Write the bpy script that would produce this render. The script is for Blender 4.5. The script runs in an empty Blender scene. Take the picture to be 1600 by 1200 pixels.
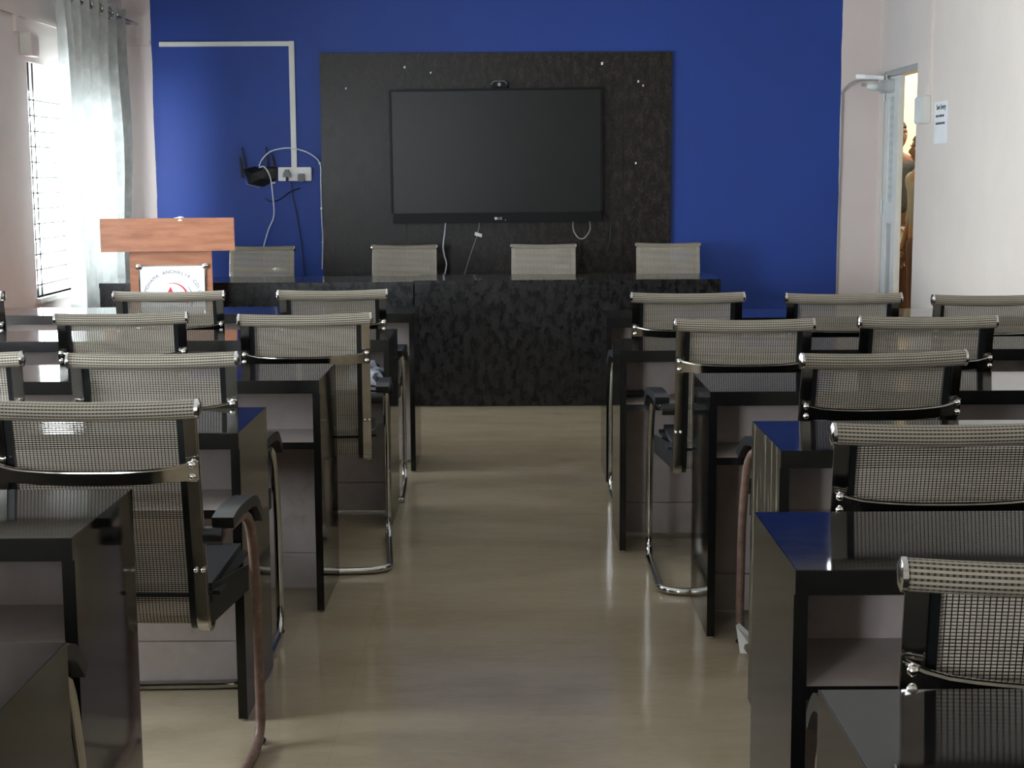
import bpy, bmesh, math, random
from mathutils import Vector, Matrix
random.seed(7)
S = bpy.context.scene
COL = S.collection
PI = math.pi
# ------------------------------------------------------------------ camera
F_PX = 2390.0
PITCH = math.atan(325 / F_PX)
cam_d = bpy.data.cameras.new('camera')
cam = bpy.data.objects.new('camera', cam_d); COL.objects.link(cam)
cam_d.sensor_width = 36.0
cam_d.lens = F_PX * 36.0 / 1600.0
cam_d.shift_x = -5 / 1600.0
cam_d.clip_start = 0.05; cam_d.clip_end = 200
cam.matrix_world = Matrix.Translation((0, 0, 1.38)) @ Matrix.Rotation(PI / 2 - PITCH, 4, 'X') @ Matrix.Rotation(-0.005, 4, 'Z')
S.camera = cam
# ------------------------------------------------------------------ room sizes
XL, XR = -2.85, 2.68          # side wall faces
YF, YB = 11.40, -1.60         # front wall (with screen) and back wall
ZC = 3.05
WT = 0.10                     # wall thickness at the openings
WIN = [(9.12, 10.72, 0.67, 2.06), (5.90, 7.50, 0.67, 2.06), (2.95, 3.95, 0.67, 2.06)]   # y0 y1 z0 z1
BWIN = (-2.55, -1.65, 1.0, 2.1)   # back wall window x0 x1 z0 z1
DOOR = (10.33, 11.25, 2.11)
# ------------------------------------------------------------------ world (overcast sky) and portals
w = bpy.data.worlds.new('sky'); S.world = w; w.use_nodes = True
bg = w.node_tree.nodes['Background']
bg.inputs[0].default_value = (0.86, 0.94, 1.0, 1); bg.inputs[1].default_value = 6.0
for i, (y0, y1, z0, z1) in enumerate(WIN):
    l = bpy.data.lights.new('window_daylight', 'AREA'); l.shape = 'RECTANGLE'
    l.size = y1 - y0; l.size_y = z1 - z0
    l.cycles.is_portal = True
    o = bpy.data.objects.new('window_daylight', l); COL.objects.link(o)
    o.location = (XL - WT - 0.02, (y0 + y1) / 2, (z0 + z1) / 2)
    o.rotation_euler = (PI / 2, 0, -PI / 2)
l = bpy.data.lights.new('window_daylight', 'AREA'); l.shape = 'RECTANGLE'; l.size = BWIN[1] - BWIN[0]; l.size_y = BWIN[3] - BWIN[2]; l.cycles.is_portal = True
o = bpy.data.objects.new('window_daylight', l); COL.objects.link(o); o.location = ((BWIN[0] + BWIN[1]) / 2, YB - 0.12, (BWIN[2] + BWIN[3]) / 2); o.rotation_euler = (PI / 2, 0, 0)
# unseen area lamp, added to brighten the corridor
def fill_light(x, y, z, sx, sy, watt, col):
    l = bpy.data.lights.new('corridor_fill', 'AREA'); l.shape = 'RECTANGLE'; l.size = sx; l.size_y = sy
    l.energy = watt; l.color = col
    o = bpy.data.objects.new('corridor_fill', l); COL.objects.link(o); o.location = (x, y, z)
    return o
fill_light(3.7, 12.9, 2.9, 0.4, 1.2, 11, (1.0, 0.92, 0.78))
S.view_settings.view_transform = 'Standard'
S.view_settings.look = 'None'
S.view_settings.exposure = 3.0
S.view_settings.gamma = 1.0
S.view_settings.use_curve_mapping = False
S.cycles.max_bounces = 10; S.cycles.diffuse_bounces = 6; S.cycles.glossy_bounces = 5
S.cycles.transparent_max_bounces = 24
S.cycles.sample_clamp_indirect = 8.0
S.cycles.caustics_reflective = False; S.cycles.caustics_refractive = False

# ------------------------------------------------------------------ materials
class NT:
    def __init__(s, name):
        s.m = bpy.data.materials.new(name); s.m.use_nodes = True
        s.t = s.m.node_tree; s.b = s.t.nodes['Principled BSDF']; s.out = s.t.nodes['Material Output']
    def n(s, typ, **kw):
        x = s.t.nodes.new(typ)
        for k, v in kw.items(): setattr(x, k, v)
        return x
    def link(s, a, b): s.t.links.new(a, b)
    def coord(s, kind='Object', scale=(1, 1, 1)):
        tc = s.n('ShaderNodeTexCoord'); mp = s.n('ShaderNodeMapping'); mp.inputs['Scale'].default_value = scale
        s.link(tc.outputs[kind], mp.inputs['Vector']); return mp.outputs[0]
    def noise(s, vec, scale, detail=5, rough=0.6):
        x = s.n('ShaderNodeTexNoise'); x.inputs['Scale'].default_value = scale
        x.inputs['Detail'].default_value = detail; x.inputs['Roughness'].default_value = rough
        s.link(vec, x.inputs['Vector']); return x.outputs['Fac']
    def ramp(s, fac, stops):
        r = s.n('ShaderNodeValToRGB'); e = r.color_ramp.elements
        while len(e) < len(stops): e.new(0.5)
        for el, (p, c) in zip(e, stops):
            el.position = p; el.color = (*c, 1) if len(c) == 3 else c
        s.link(fac, r.inputs[0]); return r.outputs[0]
    def math(s, op, a, b=None, clamp=False):
        x = s.n('ShaderNodeMath', operation=op); x.use_clamp = clamp
        for i, v in enumerate((a, b)):
            if v is None: continue
            if isinstance(v, (int, float)): x.inputs[i].default_value = v
            else: s.link(v, x.inputs[i])
        return x.outputs[0]
    def bump(s, h, strength=0.1, dist=0.01):
        x = s.n('ShaderNodeBump'); x.inputs['Strength'].default_value = strength; x.inputs['Distance'].default_value = dist
        s.link(h, x.inputs['Height']); s.link(x.outputs[0], s.b.inputs['Normal'])
    def set(s, **kw):
        for k, v in kw.items():
            i = s.b.inputs[k.replace('_', ' ')]
            i.default_value = (*v, 1) if isinstance(v, tuple) and len(v) == 3 else v
        return s
MATS = {}
def simple(name, col, rough=0.5, metal=0.0, var=0.12, nscale=8.0, **kw):
    t = NT(name); t.set(Roughness=rough, Metallic=metal, **kw)
    c0 = tuple(c * (1 - var) for c in col); c1 = tuple(min(1, c * (1 + var)) for c in col)
    f = t.noise(t.coord(), nscale)
    t.link(t.ramp(f, [(0.3, c0), (0.7, c1)]), t.b.inputs['Base Color'])
    MATS[name] = t.m; return t.m
def m_laminate(name, lo, hi, r0, r1, scale, bump=0.02, spec=0.5):
    t = NT(name); v = t.coord('Object', scale)
    f = t.noise(v, 6.0, 8, 0.65); g = t.noise(v, 26.0, 6, 0.7)
    mix = t.math('MULTIPLY', f, g)
    t.link(t.ramp(mix, [(0.18, lo), (0.26, tuple((a + b) / 3.2 for a, b in zip(lo, hi))), (0.36, hi)]), t.b.inputs['Base Color'])
    rr = t.ramp(f, [(0.3, (r0,) * 3), (0.75, (r1,) * 3)])
    t.link(rr, t.b.inputs['Roughness']); t.b.inputs['Specular IOR Level'].default_value = spec
    t.bump(g, bump, 0.002)
    MATS[name] = t.m
m_laminate('laminate_black', (0.0022, 0.0022, 0.0026), (0.008, 0.0078, 0.0078), 0.04, 0.10, (1, 1, 1))
m_laminate('laminate_mottled', (0.0010, 0.0010, 0.0012), (0.022, 0.0205, 0.021), 0.22, 0.36, (4.0, 2, 2.4), 0.15, 0.35)
m_laminate('panel_mottled', (0.0022, 0.0016, 0.0013), (0.042, 0.031, 0.025), 0.28, 0.42, (4.2, 2, 2.0), 0.25, 0.28)
def m_worn():
    t = NT('laminate_worn'); v = t.coord('Object', (1, 1, 0.05)); f = t.noise(v, 30, 4, 0.6)
    z = t.n('ShaderNodeSeparateXYZ'); tc = t.n('ShaderNodeTexCoord'); t.link(tc.outputs['Object'], z.inputs[0])
    g = t.noise(t.coord('Object', (1, 1, 1)), 9, 6, 0.7)
    k = t.math('MULTIPLY', t.math('GREATER_THAN', f, 0.58), t.math('GREATER_THAN', g, 0.44))
    mx = t.n('ShaderNodeMixRGB'); t.link(k, mx.inputs[0]); mx.inputs[1].default_value = (0.006, 0.006, 0.006, 1); mx.inputs[2].default_value = (0.12, 0.11, 0.075, 1)
    t.link(mx.outputs[0], t.b.inputs['Base Color']); t.set(Roughness=0.14); MATS['laminate_worn'] = t.m
m_worn()
simple('edge_black', (0.0022, 0.0022, 0.0024), 0.25)
def m_pale():
    t = NT('laminate_pale'); v = t.coord('Object')
    f = t.noise(v, 3.5, 8, 0.65); g = t.noise(v, 22, 5)
    t.link(t.ramp(t.math('ADD', t.math('MULTIPLY', f, 0.75), t.math('MULTIPLY', g, 0.25)), [(0.3, (0.27, 0.21, 0.175)), (0.45, (0.42, 0.36, 0.335)), (0.7, (0.52, 0.46, 0.445))]), t.b.inputs['Base Color'])
    t.set(Roughness=0.42); MATS['laminate_pale'] = t.m
m_pale()
def m_floor():
    t = NT('floor_tile'); tc = t.n('ShaderNodeNewGeometry'); mp = t.n('ShaderNodeMapping'); mp.inputs['Scale'].default_value = (0.6, 1.6, 1)
    t.link(tc.outputs['Position'], mp.inputs['Vector']); v = mp.outputs[0]
    f = t.noise(v, 2.6, 10, 0.62); g = t.noise(v, 30, 6, 0.7)
    s = t.math('ADD', t.math('MULTIPLY', f, 0.7), t.math('MULTIPLY', g, 0.3))
    t.link(t.ramp(s, [(0.32, (0.31, 0.245, 0.160)), (0.5, (0.37, 0.305, 0.210)), (0.68, (0.42, 0.355, 0.25))]), t.b.inputs['Base Color'])
    t.link(t.ramp(f, [(0.3, (0.07,) * 3), (0.7, (0.17,) * 3)]), t.b.inputs['Roughness'])
    MATS['floor_tile'] = t.m
m_floor()
def m_plaster(name, col, rough=0.75):
    t = NT(name); v = t.coord(); f = t.noise(v, 1.4, 6); g = t.noise(v, 60, 4)
    t.link(t.ramp(f, [(0.3, tuple(c * 0.94 for c in col)), (0.7, tuple(min(1, c * 1.04) for c in col))]), t.b.inputs['Base Color'])
    t.set(Roughness=rough); t.bump(g, 0.08, 0.003); MATS[name] = t.m
m_plaster('plaster_pink', (0.66, 0.585, 0.565))
m_plaster('plaster_cream', (0.72, 0.66, 0.60))
m_plaster('plaster_ceiling', (0.66, 0.65, 0.62))
m_plaster('corridor_yellow', (0.80, 0.71, 0.50))
def m_front():
    t = NT('front_wall_paint'); tc = t.n('ShaderNodeNewGeometry'); sp = t.n('ShaderNodeSeparateXYZ'); t.link(tc.outputs['Position'], sp.inputs[0])
    wob = t.math('MULTIPLY', t.math('SUBTRACT', t.noise(tc.outputs['Position'], 3.0, 4), 0.5), 0.02)
    x = t.math('ADD', sp.outputs[0], wob)
    a = t.math('GREATER_THAN', x, -2.645); b = t.math('LESS_THAN', x, 2.398)
    k = t.math('MULTIPLY', a, b)
    f = t.noise(tc.outputs['Position'], 1.1, 5)
    blue = t.ramp(f, [(0.3, (0.0055, 0.036, 0.235)), (0.7, (0.0070, 0.047, 0.29))])
    pink = t.ramp(f, [(0.3, (0.62, 0.55, 0.53)), (0.7, (0.68, 0.60, 0.58))])
    mx = t.n('ShaderNodeMixRGB'); t.link(k, mx.inputs[0]); t.link(pink, mx.inputs[1]); t.link(blue, mx.inputs[2])
    t.link(mx.outputs[0], t.b.inputs['Base Color']); t.set(Roughness=0.6)
    t.bump(t.noise(tc.outputs['Position'], 70, 4), 0.06, 0.003)
    MATS['front_wall_paint'] = t.m
m_front()
def m_wood():
    t = NT('podium_wood'); v = t.coord('Object', (2.0, 2.0, 14.0))
    f = t.noise(v, 2.2, 8, 0.6)
    t.link(t.ramp(f, [(0.3, (0.25, 0.095, 0.048)), (0.5, (0.34, 0.14, 0.075)), (0.72, (0.42, 0.19, 0.105))]), t.b.inputs['Base Color'])
    t.set(Roughness=0.4); MATS['podium_wood'] = t.m
m_wood()
simple('chrome', (0.52, 0.51, 0.48), 0.13, 1.0, 0.15, 14)
simple('chrome_bright', (0.75, 0.74, 0.72), 0.10, 1.0, 0.08, 20)
def m_rust():
    t = NT('rusty_chrome'); v = t.coord(); f = t.noise(v, 26, 8, 0.7)
    t.link(t.ramp(f, [(0.30, (0.38, 0.36, 0.33)), (0.40, (0.20, 0.125, 0.095)), (0.7, (0.11, 0.060, 0.045))]), t.b.inputs['Base Color'])
    t.link(t.ramp(f, [(0.30, (1, 1, 1)), (0.42, (0.12,) * 3)]), t.b.inputs['Metallic'])
    t.link(t.ramp(f, [(0.30, (0.15,) * 3), (0.42, (0.55,) * 3)]), t.b.inputs['Roughness'])
    t.bump(f, 0.15, 0.002); MATS['rusty_chrome'] = t.m
m_rust()
simple('black_plastic', (0.006, 0.007, 0.008), 0.32)
simple('black_fabric', (0.004, 0.004, 0.005), 0.8)
simple('black_gloss', (0.0015, 0.0015, 0.0017), 0.42, Specular_IOR_Level=0.2)
simple('white_plastic', (0.66, 0.66, 0.62), 0.4, var=0.05)
simple('white_paper', (0.80, 0.82, 0.84), 0.6, var=0.03)
simple('aluminium', (0.52, 0.54, 0.53), 0.4, 0.35, 0.06)
simple('door_white', (0.72, 0.76, 0.74), 0.4, 0.0, 0.05)
simple('grey_cable', (0.33, 0.32, 0.31), 0.5)
simple('white_cable', (0.62, 0.64, 0.70), 0.5)
simple('black_cable', (0.01, 0.01, 0.012), 0.5)
simple('print_dark', (0.06, 0.07, 0.09), 0.7)
simple('logo_red', (0.60, 0.03, 0.06), 0.5, var=0.05)
simple('logo_blue', (0.05, 0.14, 0.32), 0.5, var=0.05)
simple('plastic_bag', (0.62, 0.66, 0.76), 0.35)
simple('skin', (0.15, 0.072, 0.045), 0.55)
simple('hair_black', (0.010, 0.009, 0.008), 0.6)
simple('shirt_dark', (0.040, 0.042, 0.046), 0.8, var=0.4, nscale=30)
simple('shirt_grey', (0.16, 0.17, 0.18), 0.8)
simple('trousers_maroon', (0.055, 0.025, 0.024), 0.8)
simple('grille_iron', (0.012, 0.013, 0.014), 0.6)
def m_screen():
    t = NT('screen_glass'); f = t.noise(t.coord(), 2.0, 3)
    t.link(t.ramp(f, [(0.3, (0.0035, 0.0042, 0.0042)), (0.7, (0.005, 0.0058, 0.0058))]), t.b.inputs['Base Color'])
    t.set(Roughness=0.34, Specular_IOR_Level=0.32); MATS['screen_glass'] = t.m
m_screen()
def m_fabric():
    def weave(name, open_):
        t = NT(name); tc = t.n('ShaderNodeTexCoord'); sp = t.n('ShaderNodeSeparateXYZ'); t.link(tc.outputs['UV'], sp.inputs[0])
        fu = t.math('FRACT', t.math('DIVIDE', sp.outputs[0], 0.0078)); fv = t.math('FRACT', t.math('DIVIDE', sp.outputs[1], 0.0050 if open_ else 0.0070))
        f = t.noise(t.coord(), 7.0, 4)
        pale = t.ramp(f, [(0.3, (0.54, 0.48, 0.385)), (0.7, (0.62, 0.56, 0.46))] if open_ else [(0.3, (0.33, 0.29, 0.225)), (0.7, (0.40, 0.355, 0.28))])
        dark = (0.012, 0.009, 0.008, 1)
        mx = t.n('ShaderNodeMixRGB'); mx.inputs[2].default_value = dark; t.link(pale, mx.inputs[1])
        if open_:
            thread = t.math('LESS_THAN', fu, 0.22); rib = t.math('LESS_THAN', fv, 0.54); gap_dark = t.math('GREATER_THAN', fv, 0.77)  # darkness of the gaps between ribs, put into the colour as bands
            t.link(t.math('MAXIMUM', thread, gap_dark), mx.inputs[0])
            t.link(t.math('MAXIMUM', t.math('MAXIMUM', thread, rib), gap_dark), t.b.inputs['Alpha'])
        else:
            gap = t.math('GREATER_THAN', fv, 0.52); seg = t.math('ADD', t.math('MULTIPLY', t.math('LESS_THAN', fu, 0.45), 0.35), 0.65)
            t.link(t.math('MULTIPLY', gap, seg), mx.inputs[0]); t.bump(fv, 0.4, 0.002)
        t.link(mx.outputs[0], t.b.inputs['Base Color']); t.set(Roughness=0.6)
        MATS[name] = t.m
    weave('mesh_fabric', True); weave('mesh_roll', False)
m_fabric()
def m_curtain():
    t = NT('curtain_cloth'); f = t.noise(t.coord(), 9, 6)
    c = t.ramp(f, [(0.35, (0.42, 0.44, 0.42)), (0.6, (0.52, 0.54, 0.52)), (0.75, (0.68, 0.69, 0.67))])
    d = t.n('ShaderNodeBsdfDiffuse'); tr = t.n('ShaderNodeBsdfTranslucent'); mx = t.n('ShaderNodeMixShader'); mx.inputs[0].default_value = 0.10
    t.link(c, d.inputs[0]); t.link(c, tr.inputs[0]); t.link(d.outputs[0], mx.inputs[1]); t.link(tr.outputs[0], mx.inputs[2])
    t.link(mx.outputs[0], t.out.inputs['Surface']); MATS['curtain_cloth'] = t.m
m_curtain()
def m_frost():
    t = NT('frosted_glass'); v = t.n('ShaderNodeTexCoord'); sp = t.n('ShaderNodeSeparateXYZ'); t.link(v.outputs['Object'], sp.inputs[0])
    fr = t.math('FRACT', t.math('DIVIDE', sp.outputs[2], 0.062)); k = t.math('LESS_THAN', fr, 0.5)
    mx = t.n('ShaderNodeMixRGB'); t.link(k, mx.inputs[0]); mx.inputs[1].default_value = (0.50, 0.54, 0.53, 1); mx.inputs[2].default_value = (0.58, 0.62, 0.60, 1)
    t.link(mx.outputs[0], t.b.inputs['Base Color']); t.set(Roughness=0.3); MATS['frosted_glass'] = t.m
m_frost()
def m_glass():
    t = NT('window_glass'); g = t.n('ShaderNodeBsdfGlossy'); g.inputs['Roughness'].default_value = 0.02; tr = t.n('ShaderNodeBsdfTransparent')
    f = t.n('ShaderNodeLayerWeight'); f.inputs[0].default_value = 0.2; mx = t.n('ShaderNodeMixShader')
    t.link(t.math('MULTIPLY', f.outputs[1], 0.25), mx.inputs[0]); t.link(tr.outputs[0], mx.inputs[1]); t.link(g.outputs[0], mx.inputs[2]); t.link(mx.outputs[0], t.out.inputs['Surface'])
    MATS['window_glass'] = t.m
m_glass()

# ------------------------------------------------------------------ mesh helpers
def box(bm, x0, x1, y0, y1, z0, z1, bev=0.0):
    vs = [bm.verts.new(p) for p in ((x0,y0,z0),(x1,y0,z0),(x1,y1,z0),(x0,y1,z0),(x0,y0,z1),(x1,y0,z1),(x1,y1,z1),(x0,y1,z1))]
    fs = [bm.faces.new([vs[i] for i in q]) for q in ((0,3,2,1),(4,5,6,7),(0,1,5,4),(1,2,6,5),(2,3,7,6),(3,0,4,7))]
    if bev > 0:
        es = list({e for f in fs for e in f.edges})
        bmesh.ops.bevel(bm, geom=es, offset=bev, segments=2, affect='EDGES')
def tube(bm, pts, r, seg=10, cap=True, closed=False):
    pts = [Vector(p) for p in pts]; n = len(pts); rings = []
    prev = None
    for i, p in enumerate(pts):
        rr = r[i] if isinstance(r, (list, tuple)) else r
        if closed: d = (pts[(i + 1) % n] - pts[i - 1]).normalized()
        else: d = (pts[min(i + 1, n - 1)] - pts[max(i - 1, 0)]).normalized()
        if prev is None:
            a = Vector((0, 0, 1)) if abs(d.z) < 0.9 else Vector((1, 0, 0))
            u = d.cross(a).normalized()
        else:
            u = (prev - d * prev.dot(d)).normalized()
        v = d.cross(u); prev = u
        rings.append([bm.verts.new(p + (u * math.cos(2 * PI * k / seg) + v * math.sin(2 * PI * k / seg)) * rr) for k in range(seg)])
    m = n if closed else n - 1
    for i in range(m):
        A, B = rings[i], rings[(i + 1) % n]
        for k in range(seg):
            bm.faces.new((A[k], A[(k + 1) % seg], B[(k + 1) % seg], B[k]))
    if cap and not closed:
        bm.faces.new(rings[0][::-1]); bm.faces.new(rings[-1])
def smooth_path(pts, n=6):
    """Catmull-Rom through points"""
    P = [Vector(p) for p in pts]; out = []
    for i in range(len(P) - 1):
        p0, p1, p2, p3 = P[max(i - 1, 0)], P[i], P[i + 1], P[min(i + 2, len(P) - 1)]
        for k in range(n):
            t = k / n
            out.append(0.5 * ((2 * p1) + (p2 - p0) * t + (2 * p0 - 5 * p1 + 4 * p2 - p3) * t * t + (3 * p1 - p0 - 3 * p2 + p3) * t ** 3))
    out.append(P[-1]); return out
def round_path(pts, rad, n=6):
    """polyline with filleted corners"""
    P = [Vector(p) for p in pts]; out = [P[0]]
    for i in range(1, len(P) - 1):
        a = (P[i - 1] - P[i]); b = (P[i + 1] - P[i]); r = min(rad, a.length * 0.48, b.length * 0.48)
        A = P[i] + a.normalized() * r; B = P[i] + b.normalized() * r
        for k in range(n + 1):
            t = k / n; out.append((1 - t) ** 2 * A + 2 * t * (1 - t) * P[i] + t * t * B)
    out.append(P[-1]); return out
def strip(bm, path, w, t, axis=(1, 0, 0)):
    """flat bar: path points, width along axis, thickness along the normal"""
    ax = Vector(axis); P = [Vector(p) for p in path]; rings = []
    for i, p in enumerate(P):
        d = (P[min(i + 1, len(P) - 1)] - P[max(i - 1, 0)]).normalized(); nrm = d.cross(ax).normalized()
        ww = w[i] if isinstance(w, list) else w
        rings.append([bm.verts.new(p + ax * a * ww / 2 + nrm * b * t / 2) for a, b in ((-1, -1), (1, -1), (1, 1), (-1, 1))])
    for A, B in zip(rings, rings[1:]):
        for k in range(4): bm.faces.new((A[k], A[(k + 1) % 4], B[(k + 1) % 4], B[k]))
    bm.faces.new(rings[0][::-1]); bm.faces.new(rings[-1])
def poly_prism(bm, pts, thick_vec):
    t = Vector(thick_vec); a = [bm.verts.new(p) for p in pts]; b = [bm.verts.new(Vector(p) + t) for p in pts]; n = len(pts)
    bm.faces.new(a[::-1]); bm.faces.new(b)
    for i in range(n): bm.faces.new((a[i], a[(i + 1) % n], b[(i + 1) % n], b[i]))
def ball(bm, c, r, sx=1, sy=1, sz=1, u=10, v=7):
    m = Matrix.Translation(c) @ Matrix.Diagonal((sx, sy, sz, 1))
    bmesh.ops.create_uvsphere(bm, u_segments=u, v_segments=v, radius=r, matrix=m)
def cyl(bm, a, b, r, seg=14): tube(bm, [a, b], r, seg)
def obj(name, bm, mat, parent=None, smooth=False, loc=None):
    bmesh.ops.recalc_face_normals(bm, faces=bm.faces)
    me = bpy.data.meshes.new(name); bm.to_mesh(me); bm.free()
    me.materials.append(MATS[mat])
    if smooth:
        for p in me.polygons: p.use_smooth = True
        me.set_sharp_from_angle(angle=math.radians(38))
    o = bpy.data.objects.new(name, me); COL.objects.link(o)
    if parent: o.parent = parent
    if loc: o.location = loc
    return o
def B(): return bmesh.new()
def bx(name, mat, parent, *a, bev=0.0):
    b = B(); box(b, *a, bev=bev); return obj(name, b, mat, parent)
def tag(o, label, cat=None, group=None, kind=None):
    if label: o['label'] = label
    if cat: o['category'] = cat
    if group: o['group'] = group
    if kind: o['kind'] = kind
    return o
def empty(name, loc=(0, 0, 0), rz=0, label=None, cat=None, group=None):
    o = bpy.data.objects.new(name, None); COL.objects.link(o); o.location = loc; o.rotation_euler = (0, 0, rz); o.empty_display_size = 0.1
    return tag(o, label, cat, group)
KIDS = {}
def copy_tree(o, parent=None):
    c = o.copy(); COL.objects.link(c); c.parent = parent
    for ch in list(o.children):
        copy_tree(ch, c)
    return c
def struct(o): o['kind'] = 'structure'; return o

# ------------------------------------------------------------------ the room
fl = struct(bx('floor', 'floor_tile', None, XL - WT, XR + WT, YB, YF + 0.1, -0.08, -0.0012))
b = B(); box(b, 0.0002, 0.5998, 0.0002, 0.5998, -0.0012, 0.0); tile_me = None
ty = YB; first = None
nx = math.ceil((XR - XL) / 0.6); ny = math.ceil((YF - YB) / 0.6)
for j in range(ny):
    for i in range(nx):
        if first is None:
            first = obj('tile', b, 'floor_tile', fl); t = first
        else:
            t = first.copy(); COL.objects.link(t); t.parent = fl
        sx = min(1.0, (XR - XL - i * 0.6) / 0.6); sy = min(1.0, (YF - YB - j * 0.6) / 0.6)
        t.location = (XL + i * 0.6, YB + j * 0.6, 0); t.scale = (sx, sy, 1)
struct(bx('ceiling', 'plaster_ceiling', None, XL - WT, XR + WT, YB - 0.1, YF + 0.1, ZC, ZC + 0.1))
struct(bx('wall_front', 'front_wall_paint', None, XL - WT, XR + WT, YF, YF + 0.1, -0.08, ZC))
bw0, bw1, bz0, bz1 = BWIN
b = B(); box(b, XL - WT, bw0, YB - 0.1, YB, -0.08, ZC); box(b, bw1, XR + WT, YB - 0.1, YB, -0.08, ZC); box(b, bw0, bw1, YB - 0.1, YB, -0.08, bz0); box(b, bw0, bw1, YB - 0.1, YB, bz1, ZC)
struct(obj('wall_back', b, 'plaster_cream'))
e = empty('window_4', ((bw0 + bw1) / 2, YB - 0.08, bz0)); e['kind'] = 'structure'; hw = (bw1 - bw0) / 2; H = bz1 - bz0
b = B(); box(b, -hw, hw, 0, 0.04, 0, 0.05); box(b, -hw, hw, 0, 0.04, H - 0.05, H)
for xx in (-hw, -0.025, hw - 0.05): box(b, xx, xx + 0.05, 0, 0.04, 0.05, H - 0.05)
obj('window_frame', b, 'white_plastic', e)
bx('window_sill', 'white_plastic', e, -hw - 0.03, hw + 0.03, 0.0, 0.11, -0.03, 0.0)
for s_ in (-1, 1): bx('pane', 'window_glass', e, *((-hw + 0.05, -0.025) if s_ < 0 else (0.025, hw - 0.05)), 0.016, 0.020, 0.05, H - 0.05)
b = B(); ys = [YB]
for (y0, y1, z0, z1) in sorted(WIN): ys += [y0, y1]
ys.append(YF)
for k in range(0, len(ys), 2): box(b, XL - WT, XL, ys[k], ys[k + 1], -0.08, ZC)
for (y0, y1, z0, z1) in WIN:
    box(b, XL - WT, XL, y0, y1, -0.08, z0); box(b, XL - WT, XL, y0, y1, z1, ZC)
struct(obj('wall_left', b, 'plaster_pink'))
b = B(); d0, d1, dz = DOOR
box(b, XR, XR + WT, YB, d0, -0.08, ZC); box(b, XR, XR + WT, d1, YF, -0.08, ZC); box(b, XR, XR + WT, d0, d1, dz, ZC)
struct(obj('wall_right', b, 'plaster_cream'))
# windows
for i, (y0, y1, z0, z1) in enumerate(WIN):
    e = empty('window_%d' % (i + 1), (XL - WT, (y0 + y1) / 2, z0)); e['kind'] = 'structure'
    hw = (y1 - y0) / 2; H = z1 - z0
    b = B(); f = 0.05
    box(b, 0.005, 0.045, -hw, hw, 0, f); box(b, 0.005, 0.045, -hw, hw, H - f, H)
    for yy in (-hw, -f / 2, hw - f): box(b, 0.005, 0.045, yy, yy + f, f, H - f)
    obj('window_frame', b, 'white_plastic', e)
    bx('window_sill', 'white_plastic', e, 0.0, WT + 0.03, -hw - 0.03, hw + 0.03, -0.03, 0.0)
    b = B(); box(b, 0.02, 0.05, -hw + f, hw - f, H - 0.16, H - 0.05); obj('vent_panel', b, 'aluminium', e)
    for s in (-1, 1):
        ya, yb = (-hw + f, -f / 2) if s < 0 else (f / 2, hw - f)
        bx('pane', 'window_glass', e, 0.022, 0.026, ya, yb, f, H - 0.16)
    zz = 0.07; bar = None
    while zz < H - 0.16:
        if bar is None:
            b = B(); cyl(b, (0.07, -hw, 0), (0.07, hw, 0), 0.006, 6); bar = q = obj('grille_bar', b, 'grille_iron', e)
        else:
            q = bar.copy(); COL.objects.link(q)
        q.location = (0, 0, zz); zz += 0.092
    for yy in (-hw + 0.09, -hw + 0.17, 0, hw - 0.17):
        b = B(); cyl(b, (0.078, yy, 0), (0.078, yy, H), 0.005, 6); obj('grille_upright', b, 'grille_iron', e)
# corridor behind the door
cx0, cx1, cy0, cy1 = XR + WT, 5.2, 8.6, 14.2
struct(bx('floor_corridor', 'floor_tile', None, cx0, cx1, cy0, cy1, -0.08, 0.0))
struct(bx('ceiling_corridor', 'plaster_ceiling', None, cx0, cx1, cy0, cy1, ZC, ZC + 0.1))
struct(bx('wall_corridor_end', 'corridor_yellow', None, cx0 - 0.1, cx1 + 0.1, cy1, cy1 + 0.1, -0.08, ZC + 0.1))
struct(bx('wall_corridor_side', 'corridor_yellow', None, cx1, cx1 + 0.1, cy0, cy1, -0.08, ZC + 0.1))
struct(bx('wall_corridor_near', 'corridor_yellow', None, cx0, cx1 + 0.1, cy0 - 0.1, cy0, -0.08, ZC + 0.1))
struct(bx('wall_corridor_inner', 'corridor_yellow', None, cx0 - 0.1, cx0, YF + 0.1, cy1, -0.08, ZC + 0.1))
# door frame and the closed leaf of a double door
dr = empty('door_1', (XR, d1, 0)); dr['kind'] = 'structure'
b = B(); box(b, 0.005, WT, d0 - d1, -0.03, dz - 0.04, dz); box(b, 0.005, WT, -0.035, 0, 0, dz)
obj('door_frame', b, 'aluminium', dr)
LW = 0.39
leaf = empty('door_leaf', (0.022, -0.035, 0), math.radians(0)); leaf.parent = dr
b = B(); zt = dz - 0.045
box(b, -0.02, 0.02, -0.09, 0, 0.02, zt); obj('stile', b, 'door_white', leaf)
b = B(); box(b, -0.02, 0.02, -LW, -LW + 0.13, 0.02, zt, 0.003); obj('stile', b, 'door_white', leaf)
b = B(); box(b, -0.019, 0.019, -LW + 0.13, -0.09, zt - 0.14, zt); box(b, -0.019, 0.019, -LW + 0.13, -0.09, 1.03, 1.18); box(b, -0.019, 0.019, -LW + 0.13, -0.09, 0.02, 0.14); obj('rail', b, 'door_white', leaf)
bx('pane', 'frosted_glass', leaf, -0.006, 0.006, -LW + 0.13, -0.09, 1.18, zt - 0.14)
bx('lower_panel', 'aluminium', leaf, -0.008, 0.008, -LW + 0.13, -0.09, 0.14, 1.03)
for z in (0.35, 1.15, 1.95):
    b = B(); cyl(b, (-0.03, -0.008, z - 0.05), (-0.03, -0.008, z + 0.05), 0.011, 8); obj('hinge', b, 'aluminium', leaf)
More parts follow.
